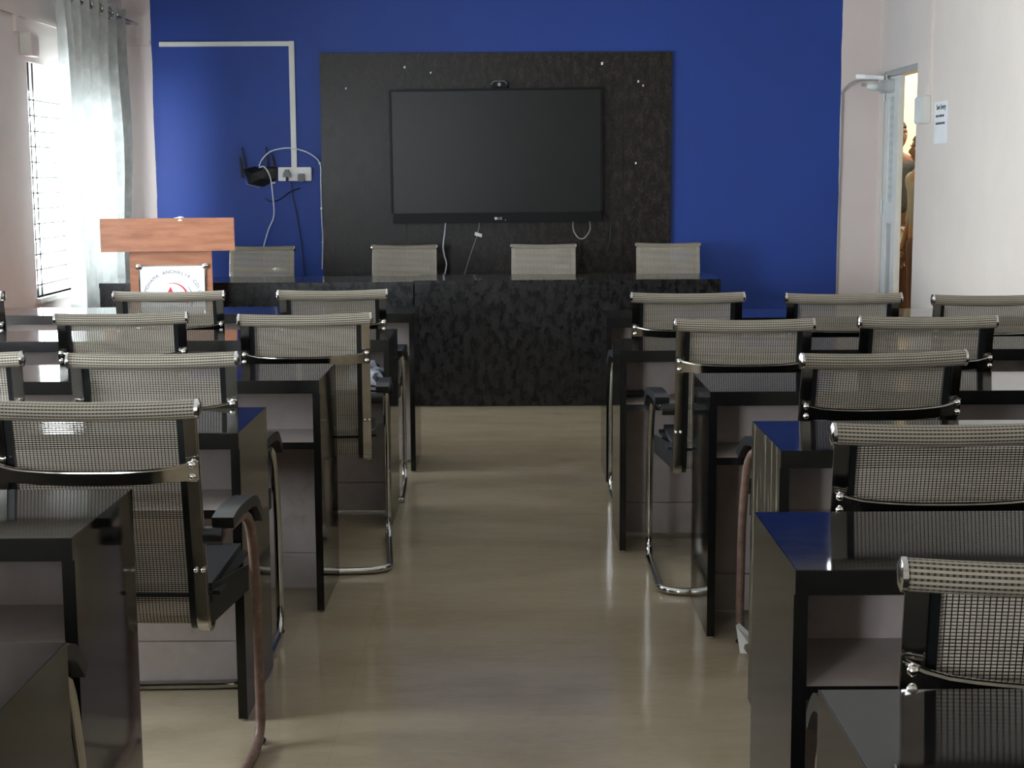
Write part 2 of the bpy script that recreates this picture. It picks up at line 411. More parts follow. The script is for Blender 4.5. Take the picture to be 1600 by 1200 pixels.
# door closer with folded arm
dc = empty('door_closer', (XR, d1, dz), 0, 'grey door closer with folded arm at the top of the door', 'door closer')
b = B(); box(b, -0.065, 0.02, -0.31, -0.07, -0.155, -0.07, 0.012); obj('body', b, 'aluminium', dc)
b = B(); ball(b, (-0.085, -0.06, -0.105), 0.045, 1.3, 0.8, 0.7); obj('spring_cap', b, 'door_white', dc, True)
b = B(); strip(b, [(-0.03, -0.16, -0.05), (-0.15, -0.05, -0.035), (-0.21, -0.02, -0.03)], 0.028, 0.012, (0, 0, 1)); obj('arm', b, 'aluminium', dc)
b = B(); cyl(b, (-0.03, -0.17, -0.075), (-0.03, -0.17, -0.03), 0.014); obj('pivot', b, 'chrome_bright', dc)

# ------------------------------------------------------------------ chairs
def rail_prof(n=5):
    pr = [(0.002, 0.895), (0.030, 0.72), (0.056, 0.56), (0.068, 0.50), (0.076, 0.42), (0.090, 0.375), (0.120, 0.362), (0.150, 0.378)]
    return [(p.y, p.z) for p in smooth_path([(0, y, z) for y, z in pr], n)]
PROF = rail_prof()
def fabric_sheet(hw, prof, off):
    bm = B(); uv = bm.loops.layers.uv.new('UVMap'); nxs = 8; s = 0; rows = []; pv = None
    for (y, z) in prof:
        if pv: s += math.hypot(y - pv[0], z - pv[1])
        pv = (y, z); row = []
        for i in range(nxs + 1):
            x = -hw + 2 * hw * i / nxs; k = 1 - (x / hw) ** 2
            row.append((bm.verts.new((x, y + off + 0.010 * k * min(1, s * 6), z - (0.006 * k if s < 0.01 else 0))), x, s))
        rows.append(row)
    for A, C in zip(rows, rows[1:]):
        for i in range(nxs):
            q = (A[i], A[i + 1], C[i + 1], C[i]); f = bm.faces.new([v[0] for v in q])
            for lp, v in zip(f.loops, q): lp[uv].uv = (v[1] + 0.5, v[2])
    return bm
def roll(hw, r):
    bm = B(); uv = bm.loops.layers.uv.new('UVMap'); seg = 18; n = 8; rings = []
    for i in range(n + 1):
        x = -hw + 2 * hw * i / n; sag = -0.006 * (1 - (x / hw) ** 2)
        rings.append([(bm.verts.new((x, r * math.cos(2 * PI * k / seg), sag + r * 1.15 * math.sin(2 * PI * k / seg))), x) for k in range(seg)])
    for A, C in zip(rings, rings[1:]):
        for k in range(seg):
            kk = (k + 1) % seg; q = ((A[k], k), (A[kk], k + 1), (C[kk], k + 1), (C[k], k)); f = bm.faces.new([v[0][0] for v in q])
            for lp, v in zip(f.loops, q): lp[uv].uv = (v[0][1] + 0.5, v[1] / seg * 0.12)
    return bm
def bev(b, w):
    bmesh.ops.recalc_face_normals(b, faces=b.faces)
    bmesh.ops.bevel(b, geom=[e for e in b.edges if len(e.link_faces) == 2 and e.calc_face_angle() > 0.9], offset=w, segments=2, affect='EDGES')
def make_chair(legmat):
    t = empty('mesh_chair')
    o = obj('top_roll', roll(0.228, 0.0185), 'mesh_roll', t, True); o.location = (0, 0, 0.885)
    for s in (-1, 1):
        b = B(); tube(b, [(s * 0.226, 0, 0.885), (s * 0.233, 0, 0.885), (s * 0.237, 0, 0.885)], [0.0225, 0.0225, 0.012], 16); obj('end_cap', b, 'chrome_bright', t, True)
        b = B(); strip(b, [(s * 0.211, y, z) for y, z in PROF], 0.030, 0.014); bev(b, 0.0035); obj('side_rail', b, 'chrome', t, True)
        b = B(); strip(b, [(s * 0.188, y + 0.006, z) for y, z in PROF[1:-8]], 0.016, 0.006); obj('edge_strip', b, 'black_plastic', t, True)
        b = B(); 
        for zz, yy in ((0.512, 0.056),):
            for dx in (-0.008, 0.008): ball(b, (s * 0.211 + dx, yy, zz), 0.006)
        obj('rail_screws', b, 'chrome_bright', t, True)
    obj('back_mesh', fabric_sheet(0.224, [p for p in PROF if p[1] > 0.372 or p[0] < 0.09], 0.0105), 'mesh_fabric', t, True)
    # cross bar, flaring at the ends, with two bolts each side
    n = 16; pts = []; hh = []
    for i in range(n + 1):
        x = -0.226 + 0.452 * i / n; a = abs(x) / 0.226
        pts.append((x, 0.010 - 0.028 * (1 - a ** 3), 0.748 - 0.012 * (1 - a ** 2.5))); hh.append(0.034 + (0.020 * max(0, (a - 0.82) / 0.18)))
    b = B(); strip(b, pts, hh, 0.012, (0, -0.14, 0.99)); bev(b, 0.0045); cb = obj('cross_bar', b, 'chrome', t, True)
    for s in (-1, 1):
        for dz_ in (-0.013, 0.013):
            b = B(); ball(b, (s * 0.214, 0.000, 0.748 + dz_), 0.0085, 1, 0.9, 1); obj('bolt', b, 'chrome_bright', cb, True)
    # seat
    b = B(); box(b, -0.245, 0.245, 0.085, 0.50, 0.425, 0.470, 0.018); obj('seat', b, 'black_fabric', t, True)
    for s in (-1, 1):
        b = B(); poly_prism(b, [(s * 0.222, 0.095, 0.372), (s * 0.222, 0.095, 0.462), (s * 0.276, 0.30, 0.462), (s * 0.276, 0.30, 0.40)], (-s * 0.006, 0, 0)); obj('side_plate', b, 'black_plastic', t)
        X = s * 0.283
        # arm: tube from the back rail forward, down to the floor, along the floor to the back
        p = round_path([(s * 0.262, 0.045, 0.597), (X, 0.29, 0.602), (s * 0.288, 0.335, 0.40), (s * 0.288, 0.345, 0.0135), (s * 0.282, -0.16, 0.0135), (0.0, -0.16, 0.0135)], 0.085, 7)
        b = B(); tube(b, p, 0.0125, 10); lg = obj('leg', b, legmat, t, True)
        b = B(); ball(b, (s * 0.2865, 0.34, 0.008), 0.014, 1, 1.3, 0.6); obj('foot_pad', b, 'black_plastic', lg, True)
        b = B(); cyl(b, (s * 0.226, 0.045, 0.594), (s * 0.268, 0.045, 0.594), 0.021, 14); ar = obj('arm_clamp', b, 'black_plastic', t, True)
        b = B(); strip(b, smooth_path([(s * 0.268, 0.045, 0.622), (s * 0.272, 0.10, 0.632), (s * 0.278, 0.20, 0.632), (s * 0.283, 0.27, 0.622), (s * 0.287, 0.318, 0.575)], 4), 0.048, 0.026); 
        bmesh.ops.bevel(b, geom=[e for e in b.edges if len(e.link_faces) == 2 and e.calc_face_angle() > 0.8], offset=0.007, segments=2, affect='EDGES')
        obj('armrest', b, 'black_plastic', t, True)
    return t
PROTO = {'chrome': make_chair('chrome'), 'rusty_chrome': make_chair('rusty_chrome')}
USED = set()
def chair(x, y, yaw, label, group, leg='chrome', z=0):
    if leg in USED: o = copy_tree(PROTO[leg])
    else: USED.add(leg); o = PROTO[leg]
    o.location = (x, y, z); o.rotation_euler = (0, 0, math.radians(yaw))
    tag(o, label, 'chair', group); return o
GR, GL, GH = 'mesh chairs right of the aisle', 'mesh chairs left of the aisle', 'chairs behind the head table'
chair(0.707, 6.25, 0, 'mesh-backed chair by the aisle at the right-hand desk nearest the head table', GR)
chair(1.328, 6.17, -2, 'mesh-backed chair at the far right-hand desk, standing before the blue wall edge', GR)
chair(1.89, 6.06, 0, 'mesh-backed chair cut by the right picture edge, in front of the white wall', GR)
chair(0.765, 5.08, -1, 'mesh-backed chair with whole left arm and leg in view beside right aisle', GR)
chair(1.395, 5.15, -1, 'mesh-backed chair at the second right-hand desk, below the doorway', GR)
r3 = chair(0.995, 4.10, 8, 'turned mesh-backed chair with rusty brown leg at the third right-hand desk', GR, 'rusty_chrome')
chair(0.842, 2.91, 1, 'mesh-backed chair at the fourth right-hand desk, second nearest on the right', GR)
chair(0.712, 1.84, -5, 'nearest mesh-backed chair at the right, large and cut by picture edge', GR, 'rusty_chrome')
chair(-0.775, 6.50, 3, 'mesh-backed chair by the aisle at the left-hand desk nearest the head table', GL)
chair(-1.464, 6.47, 3, 'mesh-backed chair in front of the podium emblem', GL)
chair(-2.405, 6.50, 0, 'mesh-backed chair barely in view at the left edge below the window', GL)
chair(-0.738, 5.36, 6, 'mesh-backed chair with long mesh back beside the left aisle, second desk', GL)
chair(-1.402, 5.43, 5, 'mesh-backed chair with crossed glints at the second left-hand desk', GL)
chair(-0.995, 4.17, 2, 'mesh-backed chair at the third left-hand desk, behind the large nearest one', GL)
chair(-1.595, 4.20, 2, 'mesh-backed chair cut by left picture edge at the third left-hand desk', GL)
chair(-0.917, 3.27, 0, 'largest left mesh-backed chair with rusty leg and black armrest', GL, 'rusty_chrome')
chair(-1.02, 2.12, 0, 'left chair of which only arm and pale leg show past the nearest desk', GL)
chair(-1.765, 10.72, 180, 'beige chair back behind the head table right of the podium', GH)
chair(-0.775, 10.80, 180, 'beige chair back behind the head table under the screen left corner', GH)
chair(0.205, 10.84, 178, 'beige sagging chair back behind the head table under the screen right half', GH)
chair(1.090, 10.92, 181, 'beige chair back at the right end of the head table', GH)
b = B(); poly_prism(b, [(-0.312, 0.255, 0.0), (-0.270, 0.235, 0.0), (-0.270, 0.285, 0.03), (-0.312, 0.30, 0.07)], (0.012, 0.006, 0.004)); q = obj('broken_foot_cap', b, 'white_plastic', r3); q['label'] = 'broken white plastic foot cap'

# ------------------------------------------------------------------ student desks
def desk(xa, y, length, side, label, group, skin='laminate_black'):
    """xa = aisle edge, y = near edge, side = +1 right of the aisle, -1 left"""
    e = empty('student_desk', (xa, y, 0), 0, label, 'desk', group)
    D = 0.43; L = length
    def X(a, c): return (a, c) if side > 0 else (-c, -a)
    x0, x1 = X(0, L)
    bx('desk_top', 'laminate_black', e, x0, x1, 0, D, 0.708, 0.75, bev=0.0012)
    for a in (0, L - 0.022):
        p0, p1 = X(a, a + 0.022)
        p = bx('side_panel', 'laminate_black', e, p0, p1, 0.012, D - 0.004, 0.006, 0.708)
        ox = p0 if (a == 0) == (side > 0) else p1
        sg = -1 if ox == p0 else 1
        b = B(); poly_prism(b, [(ox, -0.0015, 0.7502), (ox, -0.0015, 0.7085), (ox, 0.010, 0.7085), (ox, 0.010, 0.006), (ox, D, 0.006), (ox, D, 0.7502)], (sg * 0.0009, 0, 0)); obj('side_veneer', b, skin, e)
        bx('edge_band', 'edge_black', p, p0 - 0.0004, p1 + 0.0004, 0.010, 0.012, 0.006, 0.708)
        bx('glide', 'white_plastic', p, (p0 + p1) / 2 - 0.008, (p0 + p1) / 2 + 0.008, 0.02, 0.05, 0.0, 0.006)
    p0, p1 = X(0.022, L - 0.022)
    bx('inner_panel', 'laminate_pale', e, p0, p1, 0.28, 0.292, 0.13, 0.708)
    bx('front_panel', 'laminate_black', e, p0, p1, 0.292, 0.306, 0.012, 0.708)
    bx('kick_board', 'laminate_pale', e, p0, p1, 0.272, 0.292, 0.012, 0.128)
    sh = bx('shelf', 'laminate_pale', e, p0, p1, 0.016, 0.28, 0.530, 0.550)
    bx('edge_band', 'edge_black', sh, p0, p1, 0.014, 0.016, 0.529, 0.551)
    # apron edge below the top
    bx('top_edge_band', 'edge_black', e, x0, x1, -0.0015, 0, 0.7085, 0.7495)
    return e
GD, GE = 'desks right of the aisle', 'desks left of the aisle'
desk(0.410, 6.785, 2.12, 1, 'black desk on the right nearest the head table', GD)
desk(0.383, 5.51, 2.15, 1, 'black desk on the right, second from the head table, with brown shelf', GD)
desk(0.572, 4.44, 2.05, 1, 'black desk on the right, third from the head table, chipped apron', GD)
desk(0.612, 3.47, 2.02, 1, 'black desk on the right, fourth from the head table, worn flaking side', GD, 'laminate_worn')
desk(0.450, 2.395, 2.1, 1, 'black desk on the right with long blue reflection and olive side panel', GD)
desk(0.373, 1.39, 2.1, 1, 'nearest black desk at the bottom right corner', GD)
desk(-0.470, 7.07, 2.15, -1, 'black desk on the left nearest the head table', GE)
desk(-0.492, 5.93, 2.15, -1, 'black desk on the left, second from the head table, bag on shelf', GE)
desk(-0.614, 4.74, 2.1, -1, 'black desk on the left, third from the head table, pale open inside', GE)
desk(-0.690, 3.755, 2.05, -1, 'black desk on the left, fourth from the head table, behind the largest chair', GE)
desk(-0.785, 2.64, 2.0, -1, 'black desk on the left mirroring the mesh chair in its end panel', GE)
desk(-0.617, 1.60, 2.1, -1, 'nearest black desk at the bottom left corner', GE)
# crumpled bag and block on shelves
b = B(); bmesh.ops.create_icosphere(b, subdivisions=3, radius=1.0)
for v in b.verts:
    k = 1 + 0.35 * math.sin(7 * v.co.x + 3 * v.co.z) * math.cos(6 * v.co.y + 5 * v.co.z)
    v.co = Vector((v.co.x * 0.07 * k, v.co.y * 0.06 * k, max(v.co.z, -0.6) * 0.055 * k + 0.033))
bag = obj('plastic_bag', b, 'plastic_bag', None, False, (-0.592, 6.06, 0.5515)); tag(bag, 'crumpled pale blue plastic bag on the left desk shelf', 'plastic bag')
zmin = min(v.co.z for v in bag.data.vertices); bag.location.z = 0.5515 - zmin
b = B(); box(b, -0.035, 0.035, -0.02, 0.02, 0, 0.018, 0.004); box(b, -0.035, 0.035, -0.02, 0.02, 0.018, 0.026, 0.003)
tag(obj('dark_block', b, 'edge_black', None, False, (0.45, 5.72, 0.551)), 'small dark block lying on the right desk shelf', 'block')

# ------------------------------------------------------------------ head table (two units side by side)
def head_table(xa, xb, y, h, label):
    e = empty('head_table', ((xa + xb) / 2, y, 0), 0, label, 'table', 'head tables'); L = (xb - xa) / 2
    bx('table_top', 'laminate_black', e, -L, L, 0, 0.56, h - 0.03, h, bev=0.0015)
    bx('top_edge_band', 'laminate_mottled', e, -L, L, -0.0015, 0, h - 0.029, h - 0.001)
    bx('front_panel', 'laminate_mottled', e, -L + 0.002, L - 0.002, 0.002, 0.022, 0.004, h - 0.03)
    for s in (-1, 1):
        bx('side_panel', 'laminate_black', e, min(s * L, s * (L - 0.02)), max(s * L, s * (L - 0.02)), 0.022, 0.55, 0.0, h - 0.03)
    bx('shelf', 'laminate_pale', e, -L + 0.02, L - 0.02, 0.03, 0.33, 0.52, 0.54)
    return e
head_table(-0.603, 1.235, 9.15, 0.763, 'long dark mottled head table facing the aisle')
head_table(-2.49, -0.607, 9.16, 0.755, 'dark head table unit behind the podium at the left')
# ------------------------------------------------------------------ podium
pd = empty('podium', (-1.945, 8.62, 0), math.radians(11), 'brown wooden podium with a wide box top and emblem plaque', 'podium')
W = 0.368
b = B(); box(b, -W, W, 0, 0.018, 0.985, 1.155, 0.002); obj('top_front_board', b, 'podium_wood', pd)
b = B()
for s in (-1, 1): poly_prism(b, [(s * (W - 0.018), 0.018, 0.985), (s * (W - 0.018), 0.018, 1.152), (s * (W - 0.018), 0.42, 1.05), (s * (W - 0.018), 0.42, 0.985)], (s * 0.017, 0, 0))
obj('top_side_board', b, 'podium_wood', pd)
b = B(); poly_prism(b, [(-W + 0.02, 0.02, 1.12), (W - 0.02, 0.02, 1.12), (W - 0.02, 0.42, 1.02), (-W + 0.02, 0.42, 1.02)], (0, 0, -0.018)); obj('reading_board', b, 'podium_wood', pd)
bx('base_board', 'podium_wood', pd, -W, W, 0.0, 0.42, 0.97, 0.985)
HB = 0.228
bx('body_front', 'podium_wood', pd, -HB + 0.01, HB + 0.01, 0.06, 0.078, 0.05, 0.97)
for s in (-1, 1): bx('body_side', 'podium_wood', pd, min(s * HB, s * (HB - 0.018)) + 0.01, max(s * HB, s * (HB - 0.018)) + 0.01, 0.078, 0.38, 0.05, 0.97)
bx('plinth', 'podium_wood', pd, -0.29, 0.31, 0.02, 0.42, 0.0, 0.05)
pl = empty('plaque', (0.015, 0.058, 0.70)); pl.parent = pd; pl['label'] = 'white emblem plaque with red and blue arc'
PW, PH = 0.185, 0.19
bx('board', 'white_paper', pl, -PW, PW, -0.006, 0.0, -PH, PH)
b = B()
for (a0, a1, c0, c1) in ((-PW, PW, PH - 0.006, PH), (-PW, PW, -PH, -PH + 0.006), (-PW, -PW + 0.006, -PH, PH), (PW - 0.006, PW, -PH, PH)): box(b, a0, a1, -0.009, -0.006, c0, c1)
obj('plaque_rim', b, 'chrome_bright', pl)
for sx in (-1, 1):
    for sz in (-1, 1):
        b = B(); tube(b, [(sx * PW, -0.006, sz * (PH - 0.008)), (sx * PW, -0.014, sz * (PH - 0.008)), (sx * PW, -0.020, sz * (PH - 0.008))], [0.017, 0.017, 0.006], 14); obj('mirror_screw', b, 'chrome_bright', pl, True)
TEXTS = []
def text(ch, mat, parent, loc, size, rot=(PI / 2, 0, 0), bold=0.0, name='letter'):
    c = bpy.data.curves.new(name, 'FONT'); c.body = ch; c.size = size; c.align_x = 'CENTER'; c.extrude = 0.0004; c.offset = bold
    c.materials.append(MATS[mat]); o = bpy.data.objects.new(name, c); COL.objects.link(o); o.parent = parent; o.location = loc; o.rotation_euler = rot; TEXTS.append(o); return o
word = 'AMDHAMA ANCHALIK COLL'
R_ = 0.150; C0 = 0.0
for i, ch in enumerate(word):
    if ch == ' ': continue
    a = math.radians(167 - (167 - 17) * i / (len(word) - 1))
    text(ch, 'print_dark', pl, (R_ * math.cos(a), -0.0068, C0 + 0.99 * R_ * math.sin(a) - 0.005), 0.026, (PI / 2, -(a - PI / 2), 0))
def arc_shape(bm, cx, cz, r, a0, a1, t0, t1, n=14):
    pts_o = []; pts_i = []
    for k in range(n + 1):
        u = k / n; a = math.radians(a0 + (a1 - a0) * u); tt = t0 + (t1 - t0) * u
        pts_o.append((cx + (r + tt / 2) * math.cos(a), -0.0075, cz + (r + tt / 2) * math.sin(a))); pts_i.append((cx + (r - tt / 2) * math.cos(a), -0.0075, cz + (r - tt / 2) * math.sin(a)))
    poly_prism(bm, pts_o + pts_i[::-1], (0, 0.0012, 0))
b = B(); arc_shape(b, -0.005, 0.0, 0.088, 108, -20, 0.001, 0.016); obj('red_arc', b, 'logo_red', pl)
b = B(); arc_shape(b, 0.0, 0.0, 0.108, 42, -25, 0.001, 0.012); obj('blue_arc', b, 'logo_blue', pl)
b = B(); poly_prism(b, [(-0.050, -0.0075, -0.005), (-0.012, -0.0075, 0.068), (0.012, -0.0075, 0.010), (0.000, -0.0075, 0.004), (-0.012, -0.0075, 0.022), (-0.024, -0.0075, 0.014), (-0.034, -0.0075, -0.005)], (0, 0.0012, 0)); obj('red_figure', b, 'logo_red', pl)
b = B(); arc_shape(b, 0.0, -0.16, 0.115, 150, 30, 0.006, 0.006); obj('grey_arc', b, 'grey_cable', pl)
b = B(); bmesh.ops.create_icosphere(b, subdivisions=2, radius=1.0)
for v in b.verts: v.co = Vector((v.co.x * 0.036, v.co.y * 0.03, v.co.z * 0.022 * (1 + 0.2 * math.sin(5 * v.co.x))))
zt_ = min(v.co.z for v in b.verts)
cl = obj('folded_cloth', b, 'white_paper', None, True, (-1.885, 8.66, 1.143)); tag(cl, 'small rounded white bundle lying on the podium top', 'cloth')

# ------------------------------------------------------------------ dark wall panel, screen
PY = YF - 0.04
wp = empty('wall_panel', (-0.125, PY, 0), 0, 'large dark mottled laminate panel on the blue wall behind the screen', 'wall panel')
x0, x1 = -1.415 + 0.125, 1.155 + 0.125; zt = 2.272
seam = [x0, 0.735, x1]
for a, c in ((x0, x0 + 0.62), (x0 + 0.62, 0.93), (0.93, x1)):
    bx('board', 'panel_mottled', wp, a + 0.0008, c - 0.0008, 0, 0.038, 0.5, zt)
bx('lower_board', 'panel_mottled', wp, x0, x1, 0.004, 0.038, 0.0, 0.498)
for (px, pz, s) in ((0.77, 2.19, 0.012), (1.035, 2.06, 0.010), (1.07, 2.03, 0.008), (1.02, 1.47, 0.009), (-0.67, 2.17, 0.010), (-1.1, 2.02, 0.008), (-0.48, 2.13, 0.008)):
    b = B(); poly_prism(b, [(px - s * .6, -0.001, pz - s), (px + s * .6, -0.001, pz - s * .7), (px + s * .5, -0.001, pz + s), (px - s * .7, -0.001, pz + s * .6)], (0, 0.0015, 0)); obj('tape_scrap', b, 'white_paper', wp)
tv = empty('display_screen', (-0.125, PY - 0.09, 1.055), 0, 'large flat black display screen mounted on the dark panel', 'screen')
TW = 0.775; TH = 0.955
b = B(); box(b, -TW + 0.02, TW - 0.02, 0.01, 0.088, 0.02, TH - 0.02); obj('housing', b, 'black_plastic', tv)
b = B(); f = 0.018
box(b, -TW, TW, -0.012, 0.012, TH - f, TH); box(b, -TW, -TW + f, -0.012, 0.012, 0.062, TH - f); box(b, TW - f, TW, -0.012, 0.012, 0.062, TH - f); box(b, -TW + f, TW - f, -0.012, 0.012, 0.045, 0.062)
obj('bezel', b, 'black_gloss', tv)
bx('bottom_bar', 'black_gloss', tv, -TW + 0.01, TW - 0.01, -0.008, 0.02, -0.012, 0.045)
bx('screen', 'screen_glass', tv, -TW + f, TW - f, -0.006, 0.008, 0.062, TH - f)
b = B(); tube(b, [(-0.010, -0.0085, 0.018), (-0.010, -0.0095, 0.018)], 0.011, 14); obj('logo_disc', b, 'white_plastic', tv)
text('LG', 'white_plastic', tv, (0.020, -0.0088, 0.010), 0.026, name='logo_letters')
b = B(); ball(b, (0.06, -0.0085, 0.006), 0.003); obj('status_light', b, 'white_plastic', tv)
tv.rotation_euler = (0, math.radians(-0.35), 0)
wc = empty('webcam', (-0.105, PY - 0.085, 1.055 + TH + 0.004), 0, 'small black webcam sitting on top of the display screen', 'webcam')
b = B(); poly_prism(b, [(-0.055, -0.03, 0.0), (0.055, -0.03, 0.0), (0.055, -0.03, 0.022), (0.036, -0.03, 0.043), (-0.036, -0.03, 0.043), (-0.055, -0.03, 0.022)], (0, 0.05, 0)); obj('body', b, 'black_gloss', wc)
b = B(); cyl(b, (0, -0.036, 0.022), (0, -0.03, 0.022), 0.012); obj('lens', b, 'grey_cable', wc, True)
b = B(); strip(b, [(-0.060, -0.02, 0.022), (-0.038, -0.02, 0.046), (0.038, -0.02, 0.046), (0.060, -0.02, 0.022)], 0.03, 0.003, (0, 1, 0)); obj('shell', b, 'grey_cable', wc)
def cable(name, pts, r, mat, label, n=6, cat='cable', clips=None):
    b = B(); tube(b, smooth_path(pts, n), r, 6)
    if clips is None:
        o = obj(name, b, mat, None, True); return tag(o, label, cat)
    e = empty(name, pts[-1], 0, label, cat)
    o = obj('wire', b, mat, None, True); o.parent = e; o.location = -Vector(pts[-1])
    for c in clips:
        b = B(); ball(b, Vector(c) - Vector(pts[-1]), 0.010, 1, 0.8, 1); obj('clip', b, 'white_plastic', e, True)
    return e
yw = PY - 0.012
cable('screen_cable', [(-0.505, yw - .02, 1.06), (-0.515, yw, 0.97), (-0.528, yw, 0.87), (-0.52, yw, 0.80), (-0.505, yw, 0.73), (-0.53, yw, 0.62)], 0.006, 'white_cable', 'white cable hanging from under the screen left half')
b = B()
cable('cable_loop', [(0.433, yw - .03, 1.06), (0.435, yw, 0.985), (0.473, yw, 0.925), (0.518, yw, 0.925), (0.558, yw, 0.985), (0.553, yw - .03, 1.06)], 0.005, 'grey_cable', 'grey cable loop hanging under the screen right half')
cable('power_cable', [(0.655, yw - .02, 1.12), (0.70, yw, 1.05), (0.71, yw, 0.95), (0.69, yw, 0.82)], 0.005, 'black_cable', 'black cable hanging beside the screen lower right corner')
tg = empty('tagged_wire', (-0.275, yw, 0.95), 0, 'thin dark wire with a small white tag below the screen', 'wire')
b = B(); tube(b, smooth_path([(0.02, 0, 0.10), (0.0, 0, 0.0), (-0.05, 0, -0.14), (-0.10, 0, -0.30)], 5), 0.003, 6); obj('wire', b, 'grey_cable', tg)
b = B(); poly_prism(b, [(-0.015, -0.006, 0.022), (0.037, -0.006, 0.006), (0.032, -0.006, -0.018), (-0.020, -0.006, -0.002)], (0, 0.004, 0)); obj('tag', b, 'white_paper', tg)

# ------------------------------------------------------------------ trunking, socket board, router on the blue wall
YW = YF
tk = empty('cable_trunking', (-2.585, YW - 0.0005, 2.345), 0, 'white plastic cable trunking running along and down the blue wall', 'trunking')
b = B(); box(b, 0, 0.985, -0.018, 0, -0.018, 0.016, 0.002); obj('trunk_across', b, 'white_plastic', tk)
b = B(); box(b, 0.945, 0.985, -0.020, 0, -0.895, 0.018, 0.002); obj('trunk_down', b, 'white_plastic', tk)
tk2 = struct(bx('trim_1', 'plaster_pink', None, XL, -2.65, YF - 0.025, YF, 2.335, 2.37))
sb = empty('socket_board', (-1.615, YW, 1.402), 0, 'white double socket board with two black plugs on the blue wall', 'socket')
b = B(); box(b, -0.122, 0.122, -0.035, 0, -0.05, 0.05, 0.004); obj('board', b, 'white_plastic', sb)
b = B(); poly_prism(b, [(-0.083, -0.075, -0.022), (-0.027, -0.075, -0.022), (-0.030, -0.075, 0.005), (-0.045, -0.075, 0.034), (-0.065, -0.075, 0.034), (-0.080, -0.075, 0.005)], (0, 0.04, 0)); obj('plug', b, 'black_plastic', sb)
b = B(); cyl(b, (-0.055, -0.055, -0.02), (-0.055, -0.055, -0.05), 0.009); obj('plug_neck', b, 'black_plastic', sb)
b = B(); box(b, 0.027, 0.073, -0.085, -0.035, -0.055, 0.003, 0.006); obj('plug_adapter', b, 'black_plastic', sb)
b = B(); box(b, 0.042, 0.058, -0.04, -0.035, 0.006, 0.02, 0.001); obj('switch', b, 'white_paper', sb)
rt = empty('router', (-1.868, YW, 1.385), 0, 'black angular router with four antennas on the blue wall', 'router')
b = B()
fr = [(-0.125, 0.055), (-0.04, 0.075), (0.02, 0.06), (0.095, 0.075), (0.125, 0.06), (0.115, -0.02), (0.02, -0.075), (-0.09, -0.055)]
back = [b.verts.new((x, -0.012, z)) for x, z in fr]; mid = b.verts.new((0.005, -0.060, -0.015)); mid2 = b.verts.new((0.03, -0.045, 0.055)); mid3 = b.verts.new((-0.06, -0.05, 0.02))
for i in range(len(fr)):
    j = (i + 1) % len(fr); c = mid2 if i in (1, 2, 3) else (mid3 if i in (0, 7) else mid)
    b.faces.new((back[i], back[j], c))
b.faces.new((back[1], mid2, mid3)); b.faces.new((mid2, mid, mid3)); b.faces.new((back[4], mid, mid2)); b.faces.new((back[7], mid3, mid)); b.faces.new(back[::-1])
obj('body', b, 'black_plastic', rt)
for (xa, za, xb_, zb) in ((-0.130, -0.01, -0.150, 0.145), (-0.110, 0.06, -0.130, 0.215), (0.055, 0.07, 0.045, 0.215), (0.105, 0.07, 0.085, 0.16)):
    b = B(); tube(b, [(xa, -0.03, za), ((xa * .6 + xb_ * .4), -0.032, za * .6 + zb * .4), (xb_, -0.035, zb)], [0.011, 0.009, 0.006], 8); obj('antenna', b, 'black_plastic', rt, True)
b = B(); strip(b, [(-0.115, -0.02, -0.03), (-0.105, -0.02, -0.055), (-0.01, -0.024, -0.08)], 0.006, 0.003, (0, 1, 0)); obj('trim_line', b, 'grey_cable', rt)
b = B(); box(b, 0.075, 0.108, -0.045, -0.02, -0.052, -0.040); obj('port_plug', b, 'white_plastic', rt)
yc = YW - 0.045
cable('network_cable', [(-1.875, yc, 1.46), (-1.85, yc, 1.51), (-1.79, yc, 1.565), (-1.69, yc, 1.59), (-1.60, yc, 1.585), (-1.50, yc, 1.55), (-1.43, yc + .02, 1.48), (-1.425, yc + .02, 1.35), (-1.425, yc + .02, 1.1), (-1.42, yc + .02, 0.93), (-1.43, yc + .02, 0.70)], 0.005, 'white_cable', 'white network cable arching from the router and down beside the dark panel', clips=[(-1.43, yc + .02, 1.48), (-1.425, yc + .02, 1.15), (-1.42, yc + .02, 0.90)])
cable('router_cable', [(-1.87, yc - .03, 1.45), (-1.83, yc - .035, 1.455), (-1.79, yc - .03, 1.38), (-1.78, yc, 1.25), (-1.775, yc, 1.10), (-1.82, yc, 0.99), (-1.86, yc, 0.86)], 0.005, 'white_cable', 'white cable hanging straight down from the router')
cable('plug_cable', [(-1.64, yc, 1.35), (-1.635, yc + .02, 1.25), (-1.60, yc + .03, 1.05), (-1.57, yc + .03, 0.8), (-1.56, yc + .03, 0.6)], 0.004, 'black_cable', 'thin black cable running down from the socket plug')
cable('loose_cable', [(-1.84, yc + .03, 1.23), (-1.80, yc + .03, 1.20), (-1.73, yc + .03, 1.22), (-1.66, yc + .03, 1.27), (-1.58, yc + .03, 1.30)], 0.004, 'black_cable', 'slack black cable curving below the router')
